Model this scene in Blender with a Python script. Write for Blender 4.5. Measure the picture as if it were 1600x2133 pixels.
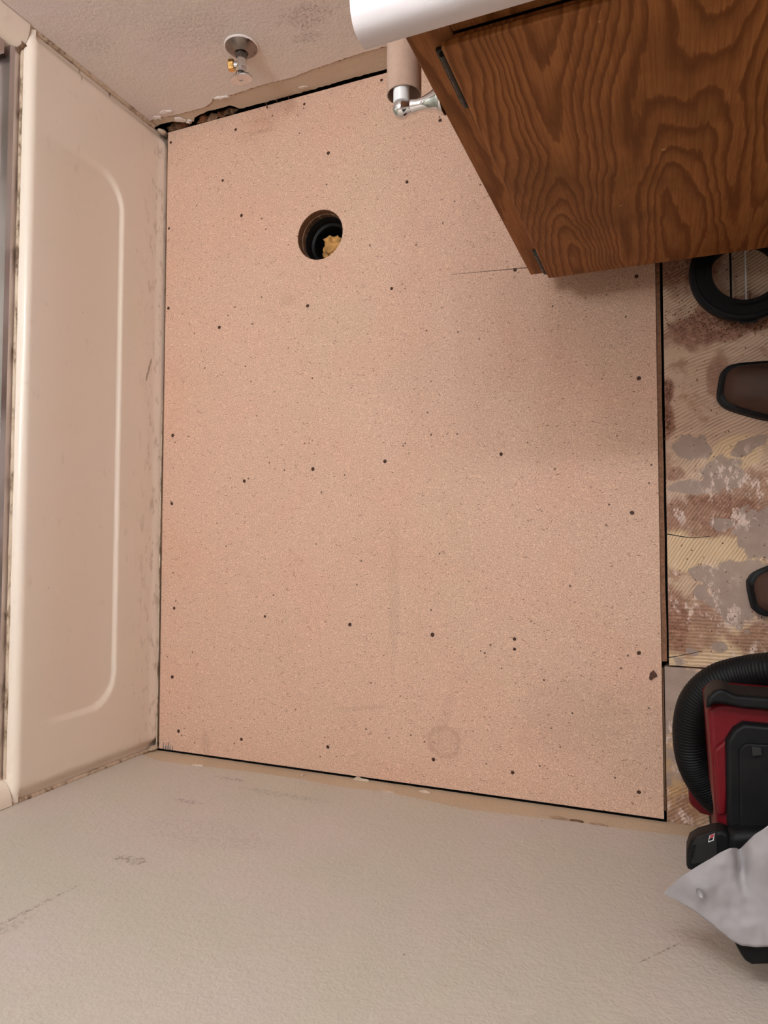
import bpy, bmesh, math, random
from mathutils import Vector, Matrix, Euler, noise as mnoise
random.seed(7)
S = bpy.context.scene
C = bpy.context.collection
for o in list(bpy.data.objects): bpy.data.objects.remove(o)

# ------------------------------------------------------------------ camera
F_PX = 1460.0
CAM = Vector((1.15006, 0.497288, 1.365158))
ROT = Euler((0.0441321511, 0.390056662, 0.0010557934), 'XYZ')
cd = bpy.data.cameras.new('camera'); cam = bpy.data.objects.new('camera', cd); C.objects.link(cam)
cam.location = CAM; cam.rotation_euler = ROT
cd.sensor_fit = 'HORIZONTAL'; cd.sensor_width = 36.0; cd.lens = F_PX*36.0/1600.0
cd.clip_start = 0.02; cd.clip_end = 30
S.camera = cam
# ------------------------------------------------------------------ world, exposure
w = bpy.data.worlds.new('world'); S.world = w; w.use_nodes = True
w.node_tree.nodes['Background'].inputs[0].default_value = (1.0, 0.9, 0.82, 1)
w.node_tree.nodes['Background'].inputs[1].default_value = 0.02
S.view_settings.view_transform = 'Standard'; S.view_settings.look = 'None'
S.view_settings.gamma = 1; S.view_settings.use_curve_mapping = False
S.view_settings.exposure = 0.83
BULB = 75.0                      # emission of each vanity bulb
FILL = 27.0                       # emission of the added ceiling fill lamp
BULB_XS = (0.68, 0.88, 1.08, 1.28)
BULB_Y, BULB_Z = 1.40, 1.98

M3 = ROT.to_matrix()
def px(u, v, ax, val):
    """point of the photograph (1600x2133) on the plane axis=val"""
    d = M3 @ Vector(((u-800)/F_PX, -(v-1066.5)/F_PX, -1.0))
    t = (val-CAM[ax])/d[ax]
    return CAM + d*t
def pz(u, v, z=0.0): return px(u, v, 2, z)

# ------------------------------------------------------------------ node helpers
class NT:
    def __init__(s, name):
        s.m = bpy.data.materials.new(name); s.m.use_nodes = True
        s.t = s.m.node_tree; s.n = s.t.nodes; s.l = s.t.links
        s.b = s.n['Principled BSDF']
        s.tc = s.n.new('ShaderNodeTexCoord'); s.co = s.tc.outputs['Object']
    def _in(s, sock, v):
        if v is None: return
        if isinstance(v, (int, float)): sock.default_value = v
        elif isinstance(v, (tuple, list)):
            if len(v) == 3 and len(sock.default_value) == 4: v = (*v, 1)
            sock.default_value = v
        else: s.l.new(v, sock)
    def map(s, vec=None, loc=(0,0,0), rot=(0,0,0), sc=(1,1,1), typ='POINT'):
        n = s.n.new('ShaderNodeMapping'); n.vector_type = typ
        s._in(n.inputs['Vector'], vec or s.co); n.inputs['Location'].default_value = loc
        n.inputs['Rotation'].default_value = rot; n.inputs['Scale'].default_value = sc
        return n.outputs[0]
    def noise(s, sc, det=3, rough=.55, vec=None, dist=0, col=False):
        n = s.n.new('ShaderNodeTexNoise'); s._in(n.inputs['Vector'], vec or s.co)
        n.inputs['Scale'].default_value = sc; n.inputs['Detail'].default_value = det
        n.inputs['Roughness'].default_value = rough; n.inputs['Distortion'].default_value = dist
        return n.outputs['Color' if col else 'Fac']
    def vor(s, sc, vec=None, feat='F1', out='Distance', rnd=1):
        n = s.n.new('ShaderNodeTexVoronoi'); n.feature = feat; s._in(n.inputs['Vector'], vec or s.co)
        n.inputs['Scale'].default_value = sc; n.inputs['Randomness'].default_value = rnd
        return n.outputs[out]
    def wave(s, sc, vec=None, dist=0, det=2, dsc=1, typ='BANDS', prof='SIN'):
        n = s.n.new('ShaderNodeTexWave'); n.wave_type = typ; n.wave_profile = prof; s._in(n.inputs['Vector'], vec or s.co)
        n.inputs['Scale'].default_value = sc; n.inputs['Distortion'].default_value = dist
        n.inputs['Detail'].default_value = det; n.inputs['Detail Scale'].default_value = dsc
        return n.outputs['Fac']
    def ramp(s, fac, stops, interp='LINEAR'):
        n = s.n.new('ShaderNodeValToRGB'); s._in(n.inputs[0], fac); e = n.color_ramp.elements
        n.color_ramp.interpolation = interp
        while len(e) > 1: e.remove(e[-1])
        for i, (p, c) in enumerate(stops):
            if isinstance(c, (int, float)): c = (c, c, c)
            if i == 0: e[0].position = p; e[0].color = (*c, 1)
            else: k = e.new(p); k.color = (*c, 1)
        return n.outputs[0]
    def mix(s, f, a, b, mode='MIX'):
        n = s.n.new('ShaderNodeMix'); n.data_type = 'RGBA'; n.blend_type = mode
        s._in(n.inputs['Factor'], f); s._in(n.inputs[6], a); s._in(n.inputs[7], b)
        return n.outputs[2]
    def ma(s, op, a, b=None, clamp=False):
        n = s.n.new('ShaderNodeMath'); n.operation = op; n.use_clamp = clamp
        s._in(n.inputs[0], a); s._in(n.inputs[1], b); return n.outputs[0]
    def step(s, v, lo, hi, a=0, b=1):
        n = s.n.new('ShaderNodeMapRange'); n.interpolation_type = 'SMOOTHSTEP'
        s._in(n.inputs[0], v); n.inputs[1].default_value = lo; n.inputs[2].default_value = hi
        n.inputs[3].default_value = a; n.inputs[4].default_value = b; return n.outputs[0]
    def ell(s, c, r, rot=(0,0,0), wob=.35, wsc=30, soft=.12, det=4):
        """1 inside a noise-edged ellipsoid"""
        q = s.map(None, c, rot, r, 'TEXTURE')
        n = s.n.new('ShaderNodeVectorMath'); n.operation = 'LENGTH'; s._in(n.inputs[0], q)
        d = s.ma('ADD', n.outputs['Value'], s.ma('MULTIPLY', s.ma('SUBTRACT', s.noise(wsc, det), .5), wob*2.5))
        return s.step(d, 1-soft, 1+soft, 1, 0)
    def bump(s, h, strength=.3, dist=.002, prev=None):
        n = s.n.new('ShaderNodeBump'); s._in(n.inputs['Height'], h)
        n.inputs['Strength'].default_value = strength; n.inputs['Distance'].default_value = dist
        if prev is not None: s.l.new(prev, n.inputs['Normal'])
        return n.outputs[0]
    def out(s, col=None, rough=.6, metal=0, normal=None, spec=.5, coat=0, coatr=.1):
        b = s.b
        s._in(b.inputs['Base Color'], col); s._in(b.inputs['Roughness'], rough); s._in(b.inputs['Metallic'], metal)
        s._in(b.inputs['Specular IOR Level'], spec); b.inputs['Coat Weight'].default_value = coat
        b.inputs['Coat Roughness'].default_value = coatr
        if normal is not None: s.l.new(normal, b.inputs['Normal'])
        return s.m
def srgb(r, g, b):
    f = lambda c: (c/255/12.92 if c/255 <= .04045 else ((c/255+.055)/1.055)**2.4)
    return (f(r), f(g), f(b))
def plain(name, col, rough=.5, metal=0, bsc=0, bst=.1, var=.12, vsc=25, spec=.5):
    t = NT(name); n = t.noise(vsc, 4)
    c = t.ramp(n, [(.3, tuple(x*(1-var) for x in col)), (.7, tuple(min(1, x*(1+var)) for x in col))])
    nm = t.bump(t.noise(bsc, 3), bst, .001) if bsc else None
    return t.out(c, rough, metal, nm, spec)

# ------------------------------------------------------------------ mesh helpers
def obj(name, verts, faces, mat, parent=None, smooth=False, loc=None, rot=None):
    me = bpy.data.meshes.new(name); me.from_pydata([tuple(v) for v in verts], [], faces); me.validate()
    bm = bmesh.new(); bm.from_mesh(me); bmesh.ops.recalc_face_normals(bm, faces=bm.faces); bm.to_mesh(me); bm.free()
    me.materials.append(mat)
    o = bpy.data.objects.new(name, me); C.objects.link(o)
    if parent is not None: o.parent = parent
    if loc is not None: o.location = loc
    if rot is not None: o.rotation_euler = rot
    if smooth is not False:
        ang = math.radians(40 if smooth is True else smooth)
        for p in me.polygons: p.use_smooth = True
        bm = bmesh.new(); bm.from_mesh(me)
        for e in bm.edges:
            e.smooth = not (len(e.link_faces) == 2 and e.calc_face_angle(0) > ang)
        bm.to_mesh(me); bm.free()
    return o
def bevel(o, wd, seg=2, ang=40):
    m = o.modifiers.new('bevel', 'BEVEL'); m.width = wd; m.segments = seg; m.limit_method = 'ANGLE'; m.angle_limit = math.radians(ang)
    for p in o.data.polygons: p.use_smooth = True
    m.harden_normals = True
    return o
def gbox(x0, x1, y0, y1, z0, z1):
    v = [(x, y, z) for z in (z0, z1) for y in (y0, y1) for x in (x0, x1)]
    f = [(0,1,3,2), (4,6,7,5), (0,4,5,1), (2,3,7,6), (0,2,6,4), (1,5,7,3)]
    return v, f
def merge(*gs):
    V, Fc = [], []
    for v, f in gs:
        k = len(V); V += list(v); Fc += [tuple(i+k for i in q) for q in f]
    return V, Fc
def prism(poly, a, b, ax=2):
    """extrude a 2D polygon between a and b along axis ax"""
    def P(p, h):
        if ax == 2: return (p[0], p[1], h)
        if ax == 1: return (p[0], h, p[1])
        return (h, p[0], p[1])
    n = len(poly); V = [P(p, a) for p in poly]+[P(p, b) for p in poly]
    Fc = [tuple(range(n)), tuple(range(2*n-1, n-1, -1))]+[(i, (i+1) % n, n+(i+1) % n, n+i) for i in range(n)]
    return V, Fc
def lathe(prof, n=32, closed=False):
    """profile [(r, z)] around z"""
    V, Fc = [], []; m = len(prof)
    for i in range(n):
        a = 2*math.pi*i/n
        for r, z in prof: V.append((r*math.cos(a), r*math.sin(a), z))
    for i in range(n):
        j = (i+1) % n
        for k in range(m if closed else m-1):
            l = (k+1) % m
            Fc.append((i*m+k, j*m+k, j*m+l, i*m+l))
    if not closed:
        if prof[0][0] > 1e-6: Fc.append(tuple(i*m for i in range(n)))
        if prof[-1][0] > 1e-6: Fc.append(tuple(i*m+m-1 for i in reversed(range(n))))
    return V, Fc
def spline(pts, n=12):
    P = [Vector(p) for p in pts]; P = [2*P[0]-P[1]]+P+[2*P[-1]-P[-2]]; out = []
    for i in range(1, len(P)-2):
        for k in range(n):
            t = k/n; a, b, c, d = P[i-1:i+3]
            out.append(.5*((2*b)+(c-a)*t+(2*a-5*b+4*c-d)*t*t+(3*b-a-3*c+d)*t**3))
    out.append(P[-2]); return out
def tube(path, rad, n=12, caps=True):
    """rad: number or function of fraction"""
    V, Fc = [], []; m = len(path); up = Vector((0.1, .2, 1)).normalized()
    for i, p in enumerate(path):
        t = (path[min(i+1, m-1)]-path[max(i-1, 0)]).normalized()
        s = t.cross(up).normalized(); up = s.cross(t).normalized()
        r = rad(i/(m-1)) if callable(rad) else rad
        for k in range(n):
            a = 2*math.pi*k/n; V.append(p+s*(r*math.cos(a))+up*(r*math.sin(a)))
    for i in range(m-1):
        for k in range(n):
            l = (k+1) % n; Fc.append((i*n+k, i*n+l, (i+1)*n+l, (i+1)*n+k))
    if caps: Fc += [tuple(range(n-1, -1, -1)), tuple((m-1)*n+k for k in range(n))]
    return V, Fc
def grid(nu, nv, fn):
    V = [fn(i/(nu-1), j/(nv-1)) for i in range(nu) for j in range(nv)]
    Fc = [(i*nv+j, (i+1)*nv+j, (i+1)*nv+j+1, i*nv+j+1) for i in range(nu-1) for j in range(nv-1)]
    return V, Fc
def xf(g, mat):
    return [tuple(mat @ Vector(v)) for v in g[0]], g[1]
def slab_hole(x0, x1, y0, y1, z0, z1, cx, cy, rx, ry, n=64):
    """rectangular slab with one elliptical hole"""
    hx, hy = min(rx*1.4, cx-x0, x1-cx), min(ry*1.4, cy-y0, y1-cy)
    circ, sq = [], []
    for i in range(n):
        a = 2*math.pi*i/n; c, s = math.cos(a), math.sin(a)
        circ.append((cx+rx*c, cy+ry*s)); k = 1/max(abs(c), abs(s)); sq.append((cx+hx*c*k, cy+hy*s*k))
    V, Fc = [], []
    for z in (z0, z1):
        V += [(*p, z) for p in circ]+[(*p, z) for p in sq]
    for b in (0, 2*n):
        Fc += [(b+i, b+(i+1) % n, b+n+(i+1) % n, b+n+i) for i in range(n)]
    Fc += [(i, (i+1) % n, 2*n+(i+1) % n, 2*n+i) for i in range(n)]
    for (a, b, c, d) in ((x0, cx-hx, y0, y1), (cx+hx, x1, y0, y1), (cx-hx, cx+hx, y0, cy-hy), (cx-hx, cx+hx, cy+hy, y1)):
        k = len(V)
        V += [(a,c,z0), (b,c,z0), (b,d,z0), (a,d,z0), (a,c,z1), (b,c,z1), (b,d,z1), (a,d,z1)]
        Fc += [(k,k+1,k+2,k+3), (k+4,k+5,k+6,k+7)]
    k = len(V)
    V += [(x0,y0,z0), (x1,y0,z0), (x1,y1,z0), (x0,y1,z0), (x0,y0,z1), (x1,y0,z1), (x1,y1,z1), (x0,y1,z1)]
    Fc += [(k,k+1,k+5,k+4), (k+1,k+2,k+6,k+5), (k+2,k+3,k+7,k+6), (k+3,k,k+4,k+7)]
    return V, Fc
def empty(name, loc=(0,0,0), rot=(0,0,0)):
    o = bpy.data.objects.new(name, None); C.objects.link(o); o.location = loc; o.rotation_euler = rot
    o.empty_display_size = .05; return o
def tag(o, label, cat, group=None):
    o['label'] = label; o['category'] = cat
    if group: o['group'] = group
    return o
def struct(o): o['kind'] = 'structure'; return o
def nz(x, y=0, z=0): return mnoise.noise(Vector((x, y, z)))
def ragged(pts, step=.004, amp=.0025, fr=90, seed=0.):
    """jagged polyline through the points"""
    out = []
    for (a, b) in zip(pts, pts[1:]):
        L = math.dist(a, b); n = max(1, int(L/step))
        for k in range(n):
            t = k/n; x = a[0]+(b[0]-a[0])*t; y = a[1]+(b[1]-a[1])*t
            out.append((x, y+amp*(nz(x*fr, seed)+.6*nz(x*fr*3.1, seed+4))))
    out.append(pts[-1]); return out

# ------------------------------------------------------------------ materials
def mat_board():
    t = NT('particle_board')
    # fine chips: three scales of noise, chips slightly elongated
    a = t.noise(420, 4, .7); b = t.noise(900, 2, .6); c = t.vor(330, out='Color')
    base = t.ramp(a, [(.28, srgb(172, 130, 107)), (.5, srgb(209, 169, 146)), (.70, srgb(238, 206, 184))])
    sep = t.n.new('ShaderNodeSeparateColor'); t.l.new(c, sep.inputs[0])
    base = t.mix(t.step(sep.outputs[0], .82, .95, 0, .45), base, srgb(238, 200, 172))
    base = t.mix(t.step(b, .56, .74, 0, .5), base, srgb(160, 112, 86))
    # dark slivers in two directions
    for k, (rot, sc) in enumerate((((0,0,.6), (90, 300, 90)), ((0,0,-.9), (110, 340, 90)), ((0,0,1.7), (100, 320, 90)))):
        v = t.vor(1.0, t.map(None, (k*3.3, k, 0), rot, sc)); v2 = t.noise(60+k*13, 2, .5, t.map(None, (k*5, 0, 0)))
        m = t.ma('MULTIPLY', t.step(v, .16, .27, 1, 0), t.step(v2, .56, .66))
        base = t.mix(t.ma('MULTIPLY', m, .75), base, srgb(96, 60, 40))
    sp = t.vor(26); base = t.mix(t.step(sp, .045, .065, .8, 0), base, srgb(70, 42, 28))
    # broad blotches, smudges and one wide faint darkening by the cabinet
    big = t.noise(3.2, 3, .5)
    base = t.mix(t.step(big, .38, .66, 0, .30), base, t.mix(1, base, (.90, .97, .92), 'MULTIPLY'))
    big2 = t.noise(5.1, 3, .5, t.map(None, (4, 2, 0)))
    base = t.mix(t.step(big2, .45, .7, 0, .5), base, t.mix(1, base, (1.03, .93, .92), 'MULTIPLY'))
    sm = t.noise(14, 5, .62, t.map(None, (7, 1, 0))); base = t.mix(t.step(sm, .56, .72, 0, .35), base, t.mix(1, base, (.83, .82, .83), 'MULTIPLY'))
    for (u, v, rx, ry, rot, k) in ((1190, 1490, .09, .07, .3, .35), (925, 1545, .035, .033, 0, .3), (1330, 1540, .07, .10, 0, .25),
                                   (820, 1240, .012, .16, 0, .22), (600, 625, .02, .015, 0, .3), (430, 1550, .012, .03, .2, .4),
                                   (930, 1480, .012, .04, -.3, .25), (760, 1475, .07, .006, .15, .3), (1000, 690, .30, .20, 0, .12)):
        p = pz(u, v); m = t.ell(p, (rx, ry, 1), (0, 0, rot), .45, 45, .4)
        base = t.mix(t.ma('MULTIPLY', m, k), base, t.mix(1, base, (.74, .74, .74), 'MULTIPLY'))
    p = pz(925, 1545); ring = t.ma('SUBTRACT', t.ell(p, (.036, .033, 1), wob=.15, wsc=40), t.ell(p, (.027, .025, 1), wob=.15, wsc=40))
    base = t.mix(t.ma('MULTIPLY', ring, .22, True), base, srgb(150, 108, 86))
    nm = t.bump(t.ma('ADD', a, b), .25, .0006)
    return t.out(base, .62, 0, nm, .35)
def mat_wall(name, c1, c2, scuffs, bumpk=.45, axis='y'):
    t = NT(name)
    n = t.noise(4.5, 3, .5); base = t.ramp(n, [(.35, c1), (.62, c2)])
    fine = t.noise(260, 3, .6); base = t.mix(t.step(fine, .3, .75, 0, .35), base, t.mix(1, base, (.86, .85, .84), 'MULTIPLY'))
    blot = t.noise(30, 5, .65, t.map(None, (3, 0, 5))); base = t.mix(t.step(blot, .60, .78, 0, .35), base, t.mix(1, base, (.80, .78, .76), 'MULTIPLY'))
    for (p, r, rot, k) in scuffs:
        m = t.ell(p, r, rot, .8, 70, .3, 6); sp = t.step(t.noise(170, 4, .7), .44, .62)
        base = t.mix(t.ma('MULTIPLY', t.ma('MULTIPLY', m, sp), k), base, srgb(112, 92, 84))
    sp = t.vor(11); base = t.mix(t.step(sp, .014, .024, .6, 0), base, srgb(90, 66, 54))
    h = t.ma('ADD', t.ma('MULTIPLY', t.noise(150, 3, .55, None, .6), 1.0), t.ma('MULTIPLY', t.noise(55, 2, .5), .8))
    nm = t.bump(h, bumpk, .0035)
    return t.out(base, .55, 0, nm, .3)
def scuff(u, v, ax, val, r, rot=(0,0,0), k=.7): return (px(u, v, ax, val), r, rot, k)
def streak(u1, v1, u2, v2, wd, k, Y=0):
    a, b = px(u1, v1, 1, Y), px(u2, v2, 1, Y); d = b-a
    return ((a+b)/2, (d.length/2, .1, wd), (0, -math.atan2(d.z, d.x), 0), k)
M = {}
M['board'] = mat_board()
M['board_edge'] = plain('board_edge', srgb(128, 88, 62), .8, bsc=300, bst=.5, var=.3, vsc=180)
M['paint_front'] = mat_wall('wall_paint_front', srgb(204, 190, 180), srgb(200, 190, 174), [
    scuff(480, 1625, 1, 0, (.03, .1, .008)), scuff(390, 1672, 1, 0, (.028, .1, .008)), scuff(600, 1660, 1, 0, (.10, .1, .012), k=.35),
    scuff(275, 1795, 1, 0, (.03, .1, .012), k=.7), streak(-40, 1950, 155, 1852, .004, .65), streak(-60, 1975, 60, 1915, .012, .4),
    streak(1330, 2010, 1430, 1962, .0016, .7), scuff(430, 1740, 1, 0, (.12, .1, .05), k=.15)], .32)
M['paint_back'] = mat_wall('wall_paint_back', srgb(230, 214, 208), srgb(228, 216, 206), [
    scuff(640, 30, 1, 1.52, (.05, .1, .03), k=.45), scuff(640, 75, 1, 1.52, (.03, .1, .015), k=.4), scuff(400, 60, 1, 1.52, (.08, .1, .05), k=.2),
    scuff(190, 90, 1, 1.52, (.04, .1, .03), k=.2)], .4)
M['bare'] = mat_wall('bare_wall_strip', srgb(212, 192, 170), srgb(204, 182, 160), [], .25)
M['plain_wall'] = plain('side_wall_paint', srgb(200, 178, 162), .6, bsc=150, bst=.3, var=.05, vsc=6)
M['ceiling'] = plain('ceiling_paint', srgb(205, 192, 180), .7, bsc=120, bst=.4, var=.04, vsc=6)
M['black_gap'] = plain('dark_cavity', (.012, .009, .008), .9, bsc=60, bst=.6)
def mat_tub():
    t = NT('tub_fibreglass')
    n = t.noise(3.2, 3); c = t.ramp(n, [(.35, srgb(241, 224, 209)), (.65, srgb(239, 223, 205))])
    g = t.noise(26, 6, .7, t.map(None, (1, 1, 1), (0,0,0), (1, .6, 1.2))); c = t.mix(t.step(g, .58, .74, 0, .3), c, srgb(196, 170, 148))
    s = t.vor(1, t.map(None, (0,0,0), (.4,0,0), (1, 26, 60))); s2 = t.noise(9, 3, .6, t.map(None, (8,3,1)))
    c = t.mix(t.ma('MULTIPLY', t.step(s, .03, .06, 1, 0), t.step(s2, .55, .62, 0, .8)), c, srgb(120, 96, 76))
    # grime along the foot of the apron
    sx = t.n.new('ShaderNodeSeparateXYZ'); t.l.new(t.co, sx.inputs[0])
    foot = t.ma('MULTIPLY', t.step(sx.outputs[2], .02, .10, 1, 0), t.step(t.noise(60, 5, .7, t.map(None, (2,2,2), (0,0,0), (1, .35, 1))), .52, .66, 0, .40))
    c = t.mix(foot, c, srgb(150, 118, 92))
    for (u, v, rx, rz, rot, k) in ((68, 488, .008, .006, 0, .9), (130, 530, .09, .003, .45, .5), (150, 572, .04, .002, 0, .7), (275, 505, .028, .003, 0, .6), (160, 880, .03, .002, -.2, .6), (225, 890, .008, .003, 0, .8), (220, 350, .10, .004, 1.0, .3), (300, 1440, .03, .003, -.3, .6), (60, 470, .01, .02, 0, .2)):
        p = px(u, v, 0, 0); m = t.ell(p, (1, rx, rz), (rot, 0, 0), .9, 60, .35, 6)
        c = t.mix(t.ma('MULTIPLY', m, k), c, srgb(122, 96, 78))
    return t.out(c, .28, 0, t.bump(t.noise(18, 3), .03, .002), .45)
M['tub'] = mat_tub()
def mat_caulk():
    t = NT('old_caulk'); n = t.noise(55, 5, .65, t.map(None, (0,0,0), (0,0,0), (1, .4, 1)))
    c = t.ramp(n, [(.36, srgb(110, 84, 60)), (.5, srgb(196, 172, 148)), (.7, srgb(214, 192, 170))])
    return t.out(c, .6, 0, t.bump(t.noise(150, 4), .5, .002))
M['caulk'] = mat_caulk()
def mat_brown():
    t = NT('dark_edge_wood'); n = t.noise(40, 5, .65, t.map(None, (0,0,0), (0,0,0), (3, .25, 1)))
    c = t.ramp(n, [(.3, srgb(52, 34, 22)), (.5, srgb(108, 76, 52)), (.7, srgb(150, 116, 88))])
    return t.out(c, .85, 0, t.bump(n, .5, .003))
M['edge_wood'] = mat_brown()
def mat_metal(name, col, rough, sc=120, var=.15):
    t = NT(name); n = t.noise(sc, 3, .6); c = t.ramp(n, [(.3, tuple(x*(1-var) for x in col)), (.7, col)])
    return t.out(c, t.step(n, .3, .8, rough*.7, rough*1.4), 1)
M['chrome'] = mat_metal('chrome', (.82, .82, .84), .07)
M['dull_chrome'] = mat_metal('worn_chrome', (.34, .28, .25), .38, 90, .35)
M['dark_metal'] = mat_metal('dark_plated_metal', (.20, .19, .18), .25)
M['brass'] = mat_metal('brass', (.80, .50, .18), .22)
M['alu'] = mat_metal('anodised_aluminium', (.62, .55, .53), .38, 4, .04)
def mat_glass():
    m = bpy.data.materials.new('shower_glass'); m.use_nodes = True; b = m.node_tree.nodes['Principled BSDF']
    b.inputs['Base Color'].default_value = (.78, .88, .86, 1); b.inputs['Transmission Weight'].default_value = 1; b.inputs['Roughness'].default_value = .12; b.inputs['IOR'].default_value = 1.45
    return m
M['glass'] = mat_glass()
def mat_oak(name='oak_veneer', seed=0., ring=26):
    t = NT(name)
    # rotary-cut veneer: contour lines of a stretched, warped field (grain runs along z)
    warp = t.noise(7, 3, .5, t.map(None, (seed, 0, 2)), 0, True)
    vm = t.n.new('ShaderNodeVectorMath'); vm.operation = 'MULTIPLY_ADD'; t.l.new(warp, vm.inputs[0]); vm.inputs[1].default_value = (.03, 0, .09); t.l.new(t.co, vm.inputs[2])
    f = t.noise(1, 2, .4, t.map(vm.outputs[0], (seed*3.1, 0, seed), (0,.05,0), (5.5, 1, .75)))
    ln = t.ma('FRACT', t.ma('ADD', t.ma('MULTIPLY', f, ring), t.ma('MULTIPLY', t.noise(1, 3, .6, t.map(None, (0,0,0), (0,0,0), (160, 1, 22))), .55)))
    band = t.ramp(ln, [(0, 0), (.45, .25), (.8, 1), (.93, .8), (1, 0)])
    fine = t.noise(1, 4, .65, t.map(None, (seed,0,0), (0,0,0), (420, 420, 14)))
    c = t.mix(band, srgb(172, 112, 64), srgb(122, 72, 36))
    c = t.mix(t.step(fine, .35, .7, 0, .5), c, srgb(112, 64, 32))
    blot = t.noise(6, 4, .6, t.map(None, (seed+4, 1, 1))); c = t.mix(t.step(blot, .45, .7, 0, .4), c, srgb(96, 56, 24))
    sp = t.vor(16, t.map(None, (seed, 0, 0))); c = t.mix(t.step(sp, .03, .05, .5, 0), c, srgb(216, 176, 120))
    return t.out(c, .5, 0, t.bump(t.ma('ADD', fine, t.ma('MULTIPLY', band, .6)), .12, .001), .18)
M['oak'] = mat_oak('oak_door_veneer', 2.9, 44)
M['oak_frame'] = mat_oak('oak_face_frame', 5.2, 16)
M['hinge'] = mat_metal('dark_hinge_metal', (.06, .06, .055), .45)
M['counter'] = plain('white_cultured_marble', (.72, .665, .675), .22, var=.03, vsc=8, spec=.5)
M['card'] = plain('grey_cardboard', srgb(176, 146, 128), .85, bsc=300, bst=.2, var=.06, vsc=80)
M['white_plastic'] = plain('white_plastic', (.82, .80, .79), .35, var=.02)
M['abs'] = plain('black_abs_plastic', (.005, .005, .0055), .5, bsc=90, bst=.08, var=.3, spec=.2)
M['wad'] = plain('stained_paper', srgb(206, 150, 84), .85, bsc=120, bst=.5, var=.35, vsc=40)
M['screw'] = plain('rusty_screw_recess', srgb(72, 42, 26), .6, .3, bsc=600, bst=.6, var=.5, vsc=500)
M['pencil'] = plain('pencil_graphite', srgb(96, 70, 56), .7)
M['teal'] = plain('teal_paint', srgb(40, 84, 92), .6, var=.3, vsc=200)
M['bark'] = plain('dark_bark', srgb(84, 52, 38), .85, bsc=200, bst=.6, var=.35, vsc=120)
M['boot_leather'] = plain('brown_boot_leather', srgb(70, 46, 36), .62, bsc=160, bst=.25, var=.3, vsc=22, spec=.35)
M['boot_sole'] = plain('black_boot_rubber', (.006, .006, .0065), .55, bsc=140, bst=.2, var=.3, spec=.2)
M['vac_red'] = plain('red_tool_plastic', (.125, .004, .008), .42, bsc=400, bst=.08, var=.08, vsc=60, spec=.2)
M['vac_black'] = plain('black_tool_plastic', (.0045, .0045, .005), .55, bsc=500, bst=.12, var=.25, vsc=40, spec=.2)
M['vac_grey'] = plain('grey_tool_plastic', (.022, .021, .020), .5, var=.1, spec=.2)
M['hose'] = plain('black_hose_plastic', (.0040, .0040, .0044), .55, var=.25, vsc=60, spec=.2)
M['label_white'] = plain('white_label', (.62, .60, .58), .5, var=.05)
M['label_red'] = plain('red_label', (.50, .03, .05), .45, var=.05)
M['paper'] = plain('white_paper', (.34, .315, .32), .8, bsc=40, bst=.15, var=.03, vsc=12, spec=.2)
M['rust'] = plain('rusty_debris', srgb(112, 68, 40), .9, bsc=120, bst=.8, var=.6, vsc=60)
M['dust'] = plain('brown_crumbs', srgb(124, 84, 62), .9, var=.5, vsc=300)
M['plaster'] = plain('broken_plaster', srgb(206, 178, 158), .85, bsc=120, bst=.5, var=.12, vsc=60)

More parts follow.
